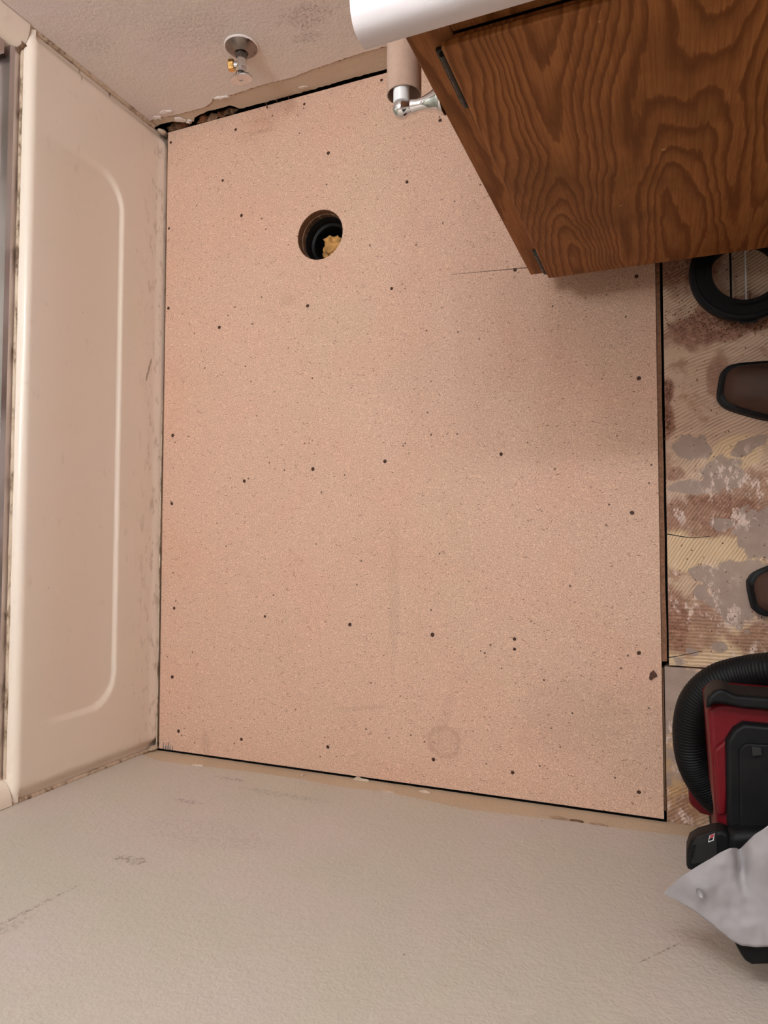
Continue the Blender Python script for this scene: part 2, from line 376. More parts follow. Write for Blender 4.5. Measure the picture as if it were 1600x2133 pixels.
def mat_subfloor():
    t = NT('subfloor_old_adhesive')
    def P(u, v): p = pz(u, v); return (p.x, p.y, 0)
    ply = t.ramp(t.noise(1, 5, .65, t.map(None, (0,0,0), (0,0,.25), (14, 60, 1))), [(.3, srgb(146, 110, 88)), (.7, srgb(192, 156, 130))])
    # combed adhesive ridges: gently bent strokes in two directions, arcs in the lower part
    wn = t.noise(6, 2, .5, t.map(None, (1.3, 4, 0)), 0, True)
    def warp(amp):
        vm = t.n.new('ShaderNodeVectorMath'); vm.operation = 'MULTIPLY_ADD'; t.l.new(wn, vm.inputs[0]); vm.inputs[1].default_value = (amp, amp, 0); t.l.new(t.co, vm.inputs[2]); return vm.outputs[0]
    w1 = t.wave(54, t.map(warp(.035), (0,0,0), (0,0,-.50+1.5708)), .6, 1, 2)
    w2 = t.wave(60, t.map(warp(.02), (0,0,0), (0,0,-.95+1.5708)), .6, 1, 2)
    low = t.ell(P(1450, 1150), (.14, .20, 1), wob=.4, wsc=9, soft=.1)
    wv = t.mix(low, w1, w2)
    arc_c = P(1490, 1260); wr = t.wave(52, t.map(None, (-arc_c[0], -arc_c[1], 0)), 1.5, 1, 2, 'RINGS')
    arcs = t.ell(P(1500, 1335), (.12, .075, 1), (0,0,0), .3, 20, .2)
    comb = t.mix(arcs, wv, wr)
    fade = t.step(t.noise(22, 4, .6, t.map(None, (9, 2, 0))), .36, .60)
    combv = t.mix(fade, (.62, .62, .62), t.step(comb, .2, .8))
    glue = t.ramp(t.noise(5, 3, .5), [(.36, srgb(212, 180, 160)), (.6, srgb(216, 186, 158))])
    spread = t.noise(16, 5, .62, t.map(None, (2.4, 1.1, 0)))
    cover = t.step(spread, .34, .44)
    col = t.mix(t.ma('MULTIPLY', cover, t.ma('ADD', t.ma('MULTIPLY', combv, .72), .12)), ply, glue)
    # yellow adhesive fields
    for (u, v, rx, ry, rot) in ((1440, 1145, .055, .045, 0), (1530, 945, .05, .03, .3), (1540, 1145, .04, .06, 0), (1560, 1350, .06, .04, 0), (1440, 1345, .06, .04, .2)):
        m = t.ell(P(u, v), (rx, ry, 1), (0,0,rot), .4, 22, .15)
        col = t.mix(t.ma('MULTIPLY', m, .85), col, t.mix(combv, srgb(200, 166, 130), srgb(226, 196, 158)))
    # brown, worn-bare areas
    brown = t.ramp(t.noise(120, 5, .7), [(.3, srgb(104, 66, 50)), (.55, srgb(150, 104, 84)), (.75, srgb(196, 156, 132))])
    for (u, v, rx, ry, rot, k) in ((1500, 670, .12, .035, .1, .9), (1420, 545, .06, .05, 0, .85), (1480, 1075, .10, .035, 0, .75), (1560, 1040, .07, .05, 0, .6), (1400, 1290, .03, .06, 0, .8), (1445, 1310, .04, .05, 0, .7),
                                   (1387, 812, .012, .022, 0, .9), (1388, 878, .013, .024, 0, .95), (1420, 1660, .03, .08, 0, .7), (1400, 985, .02, .012, 0, .7), (1590, 1330, .05, .03, 0, .8), (1500, 790, .02, .05, 0, .7)):
        m = t.ell(P(u, v), (rx, ry, 1), (0,0,rot), .75, 24, .25, 6)
        col = t.mix(t.ma('MULTIPLY', m, k), col, brown)
    # smooth grey skim-coat patches
    grey = t.ramp(t.noise(25, 4, .6), [(.3, srgb(150, 128, 118)), (.7, srgb(170, 148, 134))])
    gm = None
    for (u, v, rx, ry, rot) in ((1440, 935, .030, .024, 0), (1512, 985, .034, .030, -.3), (1440, 1015, .035, .012, 0), (1560, 930, .03, .012, .5), (1585, 1110, .045, .045, 0), (1530, 1235, .045, .06, .2), (1465, 1190, .02, .016, .3),
                                (1575, 1230, .045, .05, 0), (1510, 1090, .02, .010, 0), (1410, 1420, .035, .04, 0), (1400, 1520, .03, .10, 0), (1460, 1235, .013, .014, .2), (1440, 1358, .012, .006, -.4), (1500, 1350, .014, .009, 0)):
        m = t.ell(P(u, v), (rx, ry, 1), (0,0,rot), .8, 30, .06, 5)
        gm = m if gm is None else t.ma('MAXIMUM', gm, m)
    col = t.mix(t.ma('MULTIPLY', gm, .92), col, grey)
    # white flecks scraped around the patches
    fl = t.step(t.noise(60, 8, .78, t.map(None, (5, 2, 0), (0,0,.5), (1, .5, 1))), .53, .58)
    zone = None
    for (u, v, rx, ry) in ((1440, 1225, .07, .05), (1560, 1000, .09, .05), (1480, 1270, .05, .05), (1590, 1390, .08, .04), (1420, 1560, .04, .06), (1420, 1670, .04, .05), (1500, 1060, .09, .04)):
        m = t.ell(P(u, v), (rx, ry, 1), wob=.4, wsc=25, soft=.4); zone = m if zone is None else t.ma('MAXIMUM', zone, m)
    col = t.mix(t.ma('MULTIPLY', t.ma('MULTIPLY', fl, zone), .85), col, srgb(226, 200, 186))
    yw = t.ell(P(1435, 1600), (.05, .09, 1), wob=.3, soft=.3); col = t.mix(t.ma('MULTIPLY', yw, t.step(t.noise(40, 5, .65), .42, .6, 0, .6)), col, srgb(206, 164, 110))
    sp = t.vor(60); col = t.mix(t.step(sp, .07, .10, .7, 0), col, srgb(84, 54, 42))
    h = t.ma('ADD', t.ma('MULTIPLY', t.ma('MULTIPLY', comb, cover), t.ma('SUBTRACT', 1.0, gm)), t.ma('MULTIPLY', t.noise(140, 4, .65), .6))
    return t.out(col, .75, 0, t.bump(h, .5, .0015), .25)
M['subfloor'] = mat_subfloor()

# ------------------------------------------------------------------ structure
W = 1.52                     # distance between the two long walls
XL, XR, ZC = -0.80, 2.30, 2.42
HOLE = Vector((0.4335, 1.1835, 0)); HR = .0565
BX0, BX1, BY0, BY1 = 0.0085, 1.1285, 0.006, 1.5135   # the new floor panel
SUBZ = -.004
floor = struct(obj('floor', *slab_hole(XL, XR, -.05, W+.06, -.16, -.045, HOLE.x, HOLE.y, HR+.012, HR+.012), M['black_gap']))
yj = pz(1400, 1389).y
subs = []
for (a, b) in ((yj+.0015, W), (-.002, yj-.0015)):
    o = bevel(obj('subfloor_panel', *gbox(BX1+(.0125 if a > .1 else .0045), XR, a, b, -.045, SUBZ), M['subfloor'], floor), .001, 1)
    subs.append(o)
subs[1].location.z = -.0015
# pale line cracks are part of the old adhesive
for (a, b, c) in (((1386, 1372), (1420, 1366), (1463, 1357)), ((1386, 1112), (1440, 1120), (1480, 1117))):
    pts = [pz(*q)+Vector((0, 0, SUBZ+.0002)) for q in (a, b, c)]
    g = []
    path = spline(pts, 6)
    V = []
    for i, p in enumerate(path):
        wd = .0011*(1-.6*i/len(path)); V += [p+Vector((0, wd, 0)), p-Vector((0, wd, 0)), p+Vector((0, wd, .0003)), p-Vector((0, wd, .0003))]
    Fc = [(4*i+2, 4*i+3, 4*i+7, 4*i+6) for i in range(len(path)-1)]
    obj('crack', V, Fc, M['black_gap'], floor)

ADDED_OPENING = (1.46, 2.24, 2.03)  # invented gap in the front wall, cuts bounce light on the right
def wall_poly(axis_y, thick, top, bottom, mat, name, parent=None, door=None):
    """wall sheet in xz: polyline 'bottom' is its lower edge"""
    if door:   # invented opening, lets light out so the right side stays darker
        a, b, h = door
        bottom = [p for p in bottom if p[0] < a]+[(a, bottom[-1][1]), (a, h), (b, h), (b, bottom[-1][1])]+[p for p in bottom if p[0] > b]
    poly = [(XL, top)]+list(bottom)+[(XR, top)]
    return obj(name, *prism(poly, axis_y, axis_y+thick, 1), mat, parent)
def wpts(l, Y): return [(p.x, p.z) for p in (px(u, v, 1, Y) for u, v in l)]
# back wall (behind the missing toilet): bare strip where the baseboard was, broken open in the corner
bare_bot = ragged([(XL, .02), (-.01, .024), (.02, .027), (.04, .024), (.06, .014), (.075, .006), (.09, .005), (.10, .016), (.12, .022), (.15, .026), (.18, .024), (.205, .025), (.213, .020), (.222, .005), (.26, .004), (.30, .003), (.42, .002), (.5, .004), (.6, .002), (.8, .002), (XR, .002)], .004, .0022, 80)
wb = struct(wall_poly(W, .012, ZC, bare_bot, M['bare'], 'wall_back'))
pl = [(328, 243), (360, 239), (391, 231), (425, 222), (440, 213), (443, 204), (468, 199), (482, 196), (545, 175), (604, 161), (650, 143), (685, 131), (720, 119), (755, 108)]
paint_bot = [(XL, .05), (-.03, .046)]+wpts(pl, W)+[(.7, .07), (.95, .066), (XR, .07)]
wall_poly(W-.0022, .0024, ZC, ragged(paint_bot, .003, .0024, 130, 3.), M['paint_back'], 'paint_layer', wb)
M['torn'] = plain('torn_paper_edge', srgb(168, 134, 108), .9, bsc=200, bst=.4, var=.2, vsc=90)
wall_poly(W-.0008, .001, .3, ragged([(x, z-.0035) for x, z in paint_bot], .003, .0042, 170, 6.), M['torn'], 'torn_edge', wb)
obj('cavity_back', *gbox(XL, XR, W+.055, W+.07, -.06, ZC), M['black_gap'], wb)
# front wall (bottom of the picture)
fl_ = [(330, 1587), (401, 1596), (457, 1602), (532, 1611), (630, 1626), (705, 1641), (802, 1652), (862, 1664), (975, 1689), (1062, 1699), (1194, 1714), (1281, 1727), (1420, 1744)]
M['bare_front'] = mat_wall('bare_front_strip', srgb(206, 182, 154), srgb(196, 172, 144), [], .25)
wf = struct(wall_poly(-.012, .012, ZC, ragged([(XL, -.006), (.3, -.004), (.8, -.004), (XR, -.006)], .006, .0015, 60, 5.), M['bare_front'], 'wall_front', None, ADDED_OPENING))
fb = [(XL, .03), (-.05, .026)]+wpts(fl_, 0)+[(1.4, .03), (XR, .03)]
wall_poly(-.0002, .0008, .3, ragged([(x, z-.002) for x, z in fb], .003, .003, 150, 2.), M['torn'], 'torn_edge', wf, None)
wall_poly(-.0002, .0026, ZC, ragged(fb, .003, .0024, 110, 9.), M['paint_front'], 'paint_layer', wf, ADDED_OPENING)
obj('sill_plate', *gbox(XL, XR, -.05, -.012, -.05, .0), M['black_gap'], wf)
struct(obj('wall_left', *gbox(XL-.02, XL, -.05, W+.07, -.05, ZC), M['tub']))
struct(obj('wall_right', *merge(gbox(XR, XR+.02, -.05, .32, -.05, ZC), gbox(XR, XR+.02, 1.12, W+.07, -.05, ZC), gbox(XR, XR+.02, .32, 1.12, 2.03, ZC)), M['plain_wall']))  # gap in this wall is invented to reduce light bounced from the right
struct(obj('ceiling', *gbox(XL-.02, XR+.02, -.05, W+.07, ZC, ZC+.02), M['ceiling']))
# flaps of torn paint and plaster along the strips (parts of the walls)
def flap(name, u, v, Y, sx, sz, mat, parent, out_=.003, seed=0):
    p = px(u, v, 1, Y); n = 9; rnd = random.Random(seed)
    sgn = -1 if Y > .5 else 1
    ring = [(p.x+sx*math.cos(a)*rnd.uniform(.35, 1.2), p.z+sz*math.sin(a)*rnd.uniform(.35, 1.2)) for a in [2*math.pi*i/n for i in range(n)]]
    V = [(x, Y+sgn*(.0022+out_*rnd.random()), z) for x, z in ring]+[(x, Y+sgn*.0004, z) for x, z in ring]+[(p.x, Y+sgn*(.0026+out_), p.z)]
    Fc = [(i, (i+1) % n, 2*n) for i in range(n)]+[(i, (i+1) % n, n+(i+1) % n, n+i) for i in range(n)]
    return obj(name, V, Fc, mat, parent, 60)
for i, (u, v, sx, sz) in enumerate(((344, 232, .018, .012), (330, 243, .014, .010), (455, 201, .014, .006), (470, 199, .012, .005), (375, 247, .014, .012), (395, 252, .008, .008))):
    flap('plaster_flap', u, v, W, sx, sz, M['paint_back'], wb, .003, i)
for i, (u, v, sx, sz) in enumerate(((630, 182, .012, .006), (650, 200, .02, .004), (700, 190, .018, .003))):
    flap('glue_patch', u, v, W, sx, sz, M['bare'], wb, .001, i+20)
for i, (u, v, sx, sz, m) in enumerate(((412, 1597, .014, .004, 'bare'), (630, 1617, .004, .003, 'plaster'), (750, 1626, .022, .004, 'bare'), (805, 1652, .018, .004, 'plaster'), (886, 1652, .012, .004, 'plaster'), (745, 1623, .010, .004, 'plaster'), (1160, 1706, .022, .0012, 'torn'), (1200, 1713, .02, .0014, 'edge_wood'), (1250, 1721, .016, .0012, 'torn'))):
    flap('paint_flake', u, v, 0, sx, sz, M[m], wf, .003, i+40)
# rusty scraps lying in the broken corner of the back wall
for i, (x, z, s) in enumerate(((.03, .012, .02), (.115, .014, .018), (.14, .016, .017), (.165, .018, .016), (.19, .014, .014), (.05, .008, .016))):
    rnd = random.Random(i+70)
    V, Fc = lathe([(.0001, -1), (.8, -.5), (1, .1), (.5, .8), (.0001, 1)], 5)
    V = [(x+a*s*rnd.uniform(.7, 1.9), W+.004+b*s*rnd.uniform(.3, .7), z*.3-.007+c*s*rnd.uniform(.2, .9)) for a, b, c in V]
    obj('rotted_scrap', V, Fc, M['rust' if i % 2 else 'edge_wood'], wb)

# ------------------------------------------------------------------ bathtub
tub = tag(empty('bathtub', (0, W/2, 0)), 'beige fibreglass bathtub apron with recessed panel along the floor panel', 'bathtub')
def off(p): return tuple(Vector(p)-Vector((0, W/2, 0)))
def part(name, g, mat, root, smooth=False):
    inv = Vector(root.location)
    return obj(name, [tuple(Vector(v)-inv) for v in g[0]], g[1], mat, root, smooth)
def sst(a, b, x): t = max(0, min(1, (x-a)/(b-a))); return t*t*(3-2*t)
def rrect(y, z, y0, y1, z0, z1, r):
    qx = abs(y-(y0+y1)/2)-(y1-y0)/2+r; qz = abs(z-(z0+z1)/2)-(z1-z0)/2+r
    return math.hypot(max(qx, 0), max(qz, 0))+min(max(qx, qz), 0)-r
RIMZ = .392
def apron_pt(s, t):
    # s along y, t along the profile: foot -> face -> bullnose -> rim
    y = .0045+s*(W-.009)
    L1, R = RIMZ-.015, .015
    tt = t*(L1+R*1.57+.06+.03)-.03
    if tt < L1: x, z = 0., tt
    elif tt < L1+R*1.57: a = (tt-L1)/R; x, z = -R+R*math.cos(a), L1+R*math.sin(a)
    else: x, z = -R-(tt-L1-R*1.57), RIMZ
    if tt < L1+R*1.57:
        do = rrect(y, z, .028, W-.028, -.03, 1.0, .05); x -= .012*sst(-.004, .016, do)*(1 if tt < L1 else .4)
        di = rrect(y, z, .138, 1.325, .135, .9, .075); fade = 1-sst(.17, .37, z)
        x -= .0065*(1-sst(-.0065, .0, di))*fade
        x += .0030*(1-sst(.0, .030, z))*(1-sst(0, .01, do))
    return (x-.001, y, z)
part('apron', grid(260, 150, apron_pt), M['tub'], tub, 60)
part('rim', gbox(-.797, -.075, 0.0045, W-.0045, RIMZ-.02, RIMZ), M['tub'], tub)
# the rounded front edges of the surround running up both walls
for (y, sg) in ((W, -1), (0, 1)):
    prof = [(-.10, 0), (-.10, .046)]+[(-.035+.035*math.cos(a), .046*math.sin(a)) for a in [math.pi/2-i*math.pi/16 for i in range(9)]]
    poly = [(x-.004, y+sg*(.0035+d)) for x, d in prof]
    part('surround_edge', prism(poly, RIMZ+.001, 1.95), M['tub'], tub, 50)
# caulk beads at the walls and under the shower track
def bead(pts, r, name='caulk_bead', root=tub, seed=0):
    path = spline(pts, 14)
    return part(name, tube(path, lambda f: r*(1+.35*nz(f*40, seed)), 8), M['caulk'], root, 60)
bead([(-.010, W-.003, .03), (-.010, W-.003, .2), (-.012, W-.003, RIMZ-.01), (-.03, W-.003, RIMZ+.004)], .0055, seed=1)
bead([(-.010, .004, .0), (-.010, .004, .2), (-.012, .004, RIMZ-.01), (-.03, .004, RIMZ+.004)], .0050, seed=2)
bead([(-.0255, .05, RIMZ-.001), (-.0255, .5, RIMZ-.001), (-.0255, 1.0, RIMZ-.001), (-.0255, W-.05, RIMZ-.001)], .0042, seed=3)
bead([(.0020, .01, .001), (.0020, .3, .000), (.0020, .6, 0), (.001, .85, -.002)], .0020, seed=4)
for (y, s) in ((1.462, 1), (.045, -1)):
    pts = [(-.018, y+s*.02, RIMZ+.002), (-.035, y+s*.005, RIMZ+.004), (-.055, y, RIMZ+.004)]
    part('grime', tube(spline(pts, 8), lambda f: .006*(1+.5*nz(f*9, y)), 7), M['edge_wood'], tub, 60)
for y in (.007, W-.007):
    V, Fc = lathe([(.0001, -1)]+[(math.sin(a), -math.cos(a)) for a in [math.pi*k/8 for k in range(1, 8)]]+[(.0001, 1)], 14)
    part('caulk_lump', ([(-.004+a*.010*(1+.3*nz(a*2, b*2, c*2+y)), y+b*.0062, .002+c*.020*(1+.3*nz(a*3, b*3, y))) for a, b, c in V], Fc), M['caulk'], tub, 60)
# inner basin below the rim (seen through the shower glass from other positions)
part('basin', grid(20, 12, lambda s, t: (-.13-.60*t, .10+1.32*s, RIMZ-.001-.30*(1-(2*t-1)**8)*(1-(2*s-1)**10))), M['tub'], tub, 60)

# ------------------------------------------------------------------ shower door
sd = tag(empty('shower_door', (-.06, W/2, RIMZ)), 'framed glass shower door with aluminium track on the bathtub rim', 'shower door')
trk = [(-.030, .0), (-.030, .012), (-.034, .020), (-.062, .020), (-.064, .030), (-.068, .030), (-.068, 0)]
part('bottom_track', prism([(x, RIMZ+.0008+z) for x, z in trk], .048, W-.048, 1), M['alu'], sd)
for y0, y1 in ((W-.075, W-.047), (.047, .075)):
    bevel(part('wall_jamb', gbox(-.082, -.034, y0, y1, RIMZ+.032, 1.90), M['alu'], sd), .002, 1)
part('top_rail', gbox(-.10, -.05, .048, W-.048, 1.90, 1.93), M['alu'], sd)
part('glass_pane', gbox(-.080, -.075, .076, W*.52, RIMZ+.036, 1.899), M['glass'], sd)
part('glass_pane', gbox(-.072, -.069, W*.48, W-.076, RIMZ+.036, 1.899), M['glass'], sd)

# ------------------------------------------------------------------ strips of old material around the panel
V, Fc = gbox(.0032, BX0-.0006, .02, 1.50, -.045, -.0022)
tag(bevel(obj('edge_strip', V, Fc, M['edge_wood']), .0006, 1), 'narrow dark brown strip in the gap between bathtub and floor panel', 'strip')
ys0, ys1 = pz(1384, 1378).y, W-.01
V, Fc = grid(40, 2, lambda s, t: (BX1+.0008+t*(.0082-.002*s+.0012*nz(s*12)), ys0+s*(ys1-ys0), -.0025))
n0 = len(V); V = V+[(x, y, -.045) for x, y, z in V]; nv = 2
Fc = Fc+[(i*nv, (i+1)*nv, n0+(i+1)*nv, n0+i*nv) for i in range(39)]+[(i*nv+1, (i+1)*nv+1, n0+(i+1)*nv+1, n0+i*nv+1) for i in range(39)]
tag(obj('edge_strip', V, Fc, M['board_edge']), 'thin brown wood strip along the right edge of the floor panel', 'strip')
V, Fc = gbox(BX1+.0008, BX1+.0034, .02, ys0-.012, -.045, -.003)
tag(obj('edge_strip', V, Fc, M['edge_wood']), 'short dark wood strip beside the floor panel near the vacuum hose', 'strip')

# ------------------------------------------------------------------ floor panel
panel = tag(empty('floor_panel', ((BX0+BX1)/2, (BY0+BY1)/2, 0)), 'large tan particle board floor panel with round drain hole and screws', 'floor panel')
bd = part('board', slab_hole(BX0, BX1, BY0, BY1, -.0185, 0, HOLE.x, HOLE.y, HR, HR, 72), M['board'], panel)
inv = Vector(panel.location)
bd.data.transform(Matrix.Translation(inv)); bd.location = -inv    # keeps the texture in room coordinates
# layered wood seen inside the cut hole
for k, (r, z0, z1, m) in enumerate(((HR-.0008, -.019, -.0012, 'board_edge'), (HR-.003, -.036, -.0188, 'edge_wood'), (HR-.0015, -.05, -.036, 'board_edge'))):
    g = lathe([(r, z1), (r, z0), (r+.006, z0), (r+.006, z1)], 56, True)
    part('hole_layer', xf(g, Matrix.Translation(HOLE)), M[m], panel, 50)
SCREWS = [(356,297),(491,270),(634,217),(795,167),(684,319),(464,376),(503,449),(352,476),(848,379),(917,251),(351,642),(457,682),(641,637),(816,601),(1073,562),(1326,576),(1331,788),(360,907),(509,1002),(652,977),(802,961),(1044,946),(1317,1068),(358,1049),(363,1267),(552,1284),(729,1301),(901,1322),(1072,1331),(1072,1352),(1331,1360),(359,1410),(372,1523),(503,1540),(683,1556),(903,1582),(1068,1609),(1331,1650)]
rnd = random.Random(3)
sv, sf = lathe([(0, .0002), (.0013, .0002), (.0016, .0006), (.0031, .0006), (.0037, .0001)], 10)
sv = [(x*(1+.18*nz(x*900, y*900)), y*(1+.18*nz(y*900, x*900, 3)), z) for x, y, z in sv]
first = None
for (u, v) in SCREWS:
    p = pz(u, v)-inv+Vector((0, 0, .0002))
    if first is None:
        first = obj('screw', sv, sf, M['screw'], panel); o = first
    else:
        o = first.copy(); C.objects.link(o); o.parent = panel
    k = rnd.uniform(.85, 1.15)
    o.location = p; o.rotation_euler = (0, 0, rnd.uniform(0, 6)); o.scale = (k, k*rnd.uniform(.9, 1.1), 1)
# pencil line near the cabinet corner
a, b = pz(938, 572), pz(1105, 557)
dv = (b-a).normalized(); sd_ = Vector((-dv.y, dv.x, 0))
path = [a+(b-a)*(i/10) for i in range(11)]; V = []
for i, p in enumerate(path):
    wd = .0003+.0007*i/10; V += [p+sd_*wd-inv+Vector((0, 0, .0003)), p-sd_*wd-inv+Vector((0, 0, .0003))]
obj('pencil_line', V, [(2*i, 2*i+1, 2*i+3, 2*i+2) for i in range(10)], M['pencil'], panel)
for (u, v, h) in ((340, 1560, 14), (345, 1560, 9), (350, 1561, 16), (354, 1562, 11), (359, 1562, 8)):
    a, b = pz(u, v), pz(u+1, v-h)
    V = [a-inv+Vector((-.0015, 0, .0003)), a-inv+Vector((.0015, 0, .0003)), b-inv+Vector((.0004, 0, .0003)), b-inv+Vector((-.0004, 0, .0003))]
    obj('paint_streak', V, [(0, 1, 2, 3)], M['teal'], panel)

# ------------------------------------------------------------------ drain pipe and the paper wad in it
dp = tag(empty('drain_pipe', HOLE+Vector((0, 0, -.22))), 'black plastic drain pipe below the round hole in the floor panel', 'pipe')
prof = [(.0535, -.040), (.0535, -.032), (.0505, -.030), (.0480, -.034), (.0475, -.050), (.0420, -.053), (.0410, -.060), (.0405, -.115), (.0535, -.115)]
obj('pipe_wall', *xf(lathe(prof, 56, True), Matrix.Translation((0, 0, .22))), M['abs'], dp, 40)
obj('pipe_bottom', *xf(lathe([(0, -.115), (.0405, -.115), (.0405, -.110), (0, -.110)], 32), Matrix.Translation((0, 0, .22))), M['abs'], dp)
wad = tag(empty('paper_wad', HOLE+Vector((-.003, -.001, -.080))), 'crumpled yellowish paper wad stuffed in the drain pipe', 'paper')
for i, (dx, dy, dz, s) in enumerate(((0, 0, 0, .020), (-.010, -.010, .002, .014), (.010, .010, .004, .014), (.006, -.012, .006, .015), (-.006, .012, .010, .012), (.012, -.002, .012, .012), (-.002, -.004, .014, .013))):
    V, Fc = lathe([(.0001, -1)]+[(math.sin(a), -math.cos(a)) for a in [math.pi*k/9 for k in range(1, 9)]]+[(.0001, 1)], 16)
    V = [Vector(v) for v in V]
    V = [v*(1+.5*nz(v.x*1.7+i*5, v.y*1.7, v.z*1.7)+.25*abs(nz(v.x*4+i, v.y*4, v.z*4))) for v in V]
    obj('crumple', [(v.x*s*1.05+dx, v.y*s*1.05+dy, v.z*s*.8+dz+.006) for v in V], Fc, M['wad'], wad, 25)

# ------------------------------------------------------------------ water shut-off valve
vy = W-.0025
vb = px(503, 96, 1, vy)
valve = tag(empty('shutoff_valve', vb), 'chrome water shut-off valve with oval handle on the back wall', 'valve')
RY = Matrix.Rotation(math.radians(90), 4, 'X')      # lathe axis z -> -y (out of the wall)
def vp(name, prof, mat, n=32, extra=Matrix.Identity(4)):
    return obj(name, *xf(lathe(prof, n), extra @ RY), M[mat], valve, 35)
vp('escutcheon', [(.0345, .0003), (.0345, .002), (.031, .006), (.022, .013), (.0155, .017), (.0130, .0165), (.0125, .010)], 'dull_chrome', 48)
obj('paint_overlap', *xf(lathe([(.0352, .0002), (.0352, .0026), (.0335, .0042), (.0325, .0040), (.0325, .0002)], 48), RY), M['paint_back'], valve, 35)
def sq(prof, k=1.15): return [(r*k, .012+(z-.012)*.76) for r, z in prof]
vp('compression_nut', sq([(.0118, .012), (.0118, .024), (.0105, .034), (.008, .035)]), 'dark_metal', 6)
vp('valve_body', sq([(.0085, .030), (.0095, .036), (.0098, .060), (.0088, .0605), (.0088, .062), (.0098, .0625), (.0098, .072), (.0075, .073)]), 'chrome', 28)
vp('stem', sq([(.0060, .070), (.0060, .083)]), 'dark_metal', 16)
obj('outlet_port', *xf(lathe([(.0075, 0), (.0075, .012), (.006, .013)], 20), Matrix.Translation((-.004, -.042, .004)) @ Matrix.Rotation(math.radians(-70), 4, 'Y')), M['chrome'], valve, 35)
obj('outlet_nut', *xf(lathe([(.0105, 0), (.0115, .001), (.0115, .011), (.0105, .012), (.005, .012), (.004, .006), (0, .006)], 6), Matrix.Translation((-.012, -.042, .007)) @ Matrix.Rotation(math.radians(-70), 4, 'Y')), M['brass'], valve, 35)
hd = obj('handle', *xf(lathe(sq([(0, .080), (.010, .080), (.0165, .082), (.0185, .086), (.0180, .090), (.014, .0915), (.003, .0915), (.0025, .0885), (0, .0885)], 1.0), 40), Matrix.Diagonal((1.38, 1, .85, 1)) @ RY), M['chrome'], valve, 35)

# ------------------------------------------------------------------ vanity
FY = .985                      # plane of the face frame
CX0, CX1, CZ0, CZ1 = .9185, 1.80, .100, .784
cab = tag(empty('vanity_cabinet', (1.36, 1.25, 0)), 'stained oak plywood vanity cabinet with hinged doors under the white top', 'cabinet')
side = [(FY+.019, CZ0), (FY+.019, CZ1), (W-.004, CZ1), (W-.004, .0005), (1.085, .0005), (1.085, CZ0)]   # notched at the toe
part('side_panel', prism(side, CX0, CX0+.016, 0), M['oak_frame'], cab)
part('side_panel', prism(side, CX1-.016, CX1, 0), M['oak_frame'], cab)
part('bottom_panel', gbox(CX0+.016, CX1-.016, FY+.019, W-.004, CZ0, CZ0+.016), M['oak_frame'], cab)
part('back_panel', gbox(CX0+.016, CX1-.016, W-.010, W-.004, .0005, CZ1), M['oak_frame'], cab)
part('toe_kick', gbox(CX0+.016, CX1-.016, 1.085, 1.100, .0005, CZ0), M['oak_frame'], cab)
# notch: the side panel is cut back at the toe, so shorten it with the front frame standing proud
bevel(part('stile', gbox(CX0, CX0+.045, FY, FY+.019, CZ0, CZ1), M['oak_frame'], cab), .0015, 1)
bevel(part('stile', gbox(CX1-.045, CX1, FY, FY+.019, CZ0, CZ1), M['oak_frame'], cab), .0015, 1)
bevel(part('rail', gbox(CX0+.045, CX1-.045, FY, FY+.019, CZ1-.045, CZ1), M['oak_frame'], cab), .0015, 1)
bevel(part('rail', gbox(CX0+.045, CX1-.045, FY, FY+.019, CZ0, CZ0+.05), M['oak_frame'], cab), .0015, 1)
DZ0, DZ1, DY = .123, .748, FY-.020
for (x0, x1, hx) in ((.954, 1.345, .954), (1.357, 1.762, 1.762)):
    # lipped plywood door with bevelled edge
    V, Fc = merge(gbox(x0, x1, DY, DY+.009, DZ0, DZ1), gbox(x0+.009, x1-.009, DY+.009, FY-.0005, DZ0+.009, DZ1-.009))
    d = part('door', (V, Fc), M['oak'], cab)
    bevel(d, .0025, 2)
    for z in (.682, .166):
        s = -1 if hx < 1 else 1
        h = obj('hinge', *merge(gbox(hx+s*.0005, hx+s*.012, FY-.005, FY-.0003, z-.045, z+.045), xf(lathe([(0, -.044), (.0045, -.044), (.0045, .044), (0, .044)], 10), Matrix.Translation((hx+s*.0048, FY-.0075, z)))), M['hinge'], d)
        bevel(h, .0008, 1)
        h.location = -Vector(cab.location)-Vector(d.location)
# right-hand door knobs are out of the picture
top = tag(empty('countertop', (1.34, 1.24, .784)), 'white vanity countertop with rounded front edge over the oak cabinet', 'countertop')
TX0, TX1 = .892, 1.826
prof = [(.957, .785), (.9555, .790), (.9555, .801), (.9575, .808), (.962, .8135), (.970, .8175), (.980, .8195), (.995, .8195), (1.005, .8190)]
n = 26
poly = prof+[(1.005, .785)]
part('front_edge', prism(poly, TX0, TX1, 0), M['counter'], top, 35)
part('deck', slab_hole(TX0, TX1, 1.005, W-.003, .7851, .8190, 1.36, 1.265, .21, .16), M['counter'], top)
part('backsplash', gbox(TX0, TX1, W-.022, W-.003, .8191, .90), M['counter'], top)
bowl = lathe([(.2, 0), (.185, -.05), (.14, -.105), (.07, -.13), (0, -.133), (0, -.138), (.08, -.136), (.15, -.11), (.198, -.05), (.212, -.002)], 48, True)
part('basin', xf(bowl, Matrix.Translation((1.36, 1.265, .8185)) @ Matrix.Diagonal((1.04, .79, 1, 1))), M['counter'], top, 60)

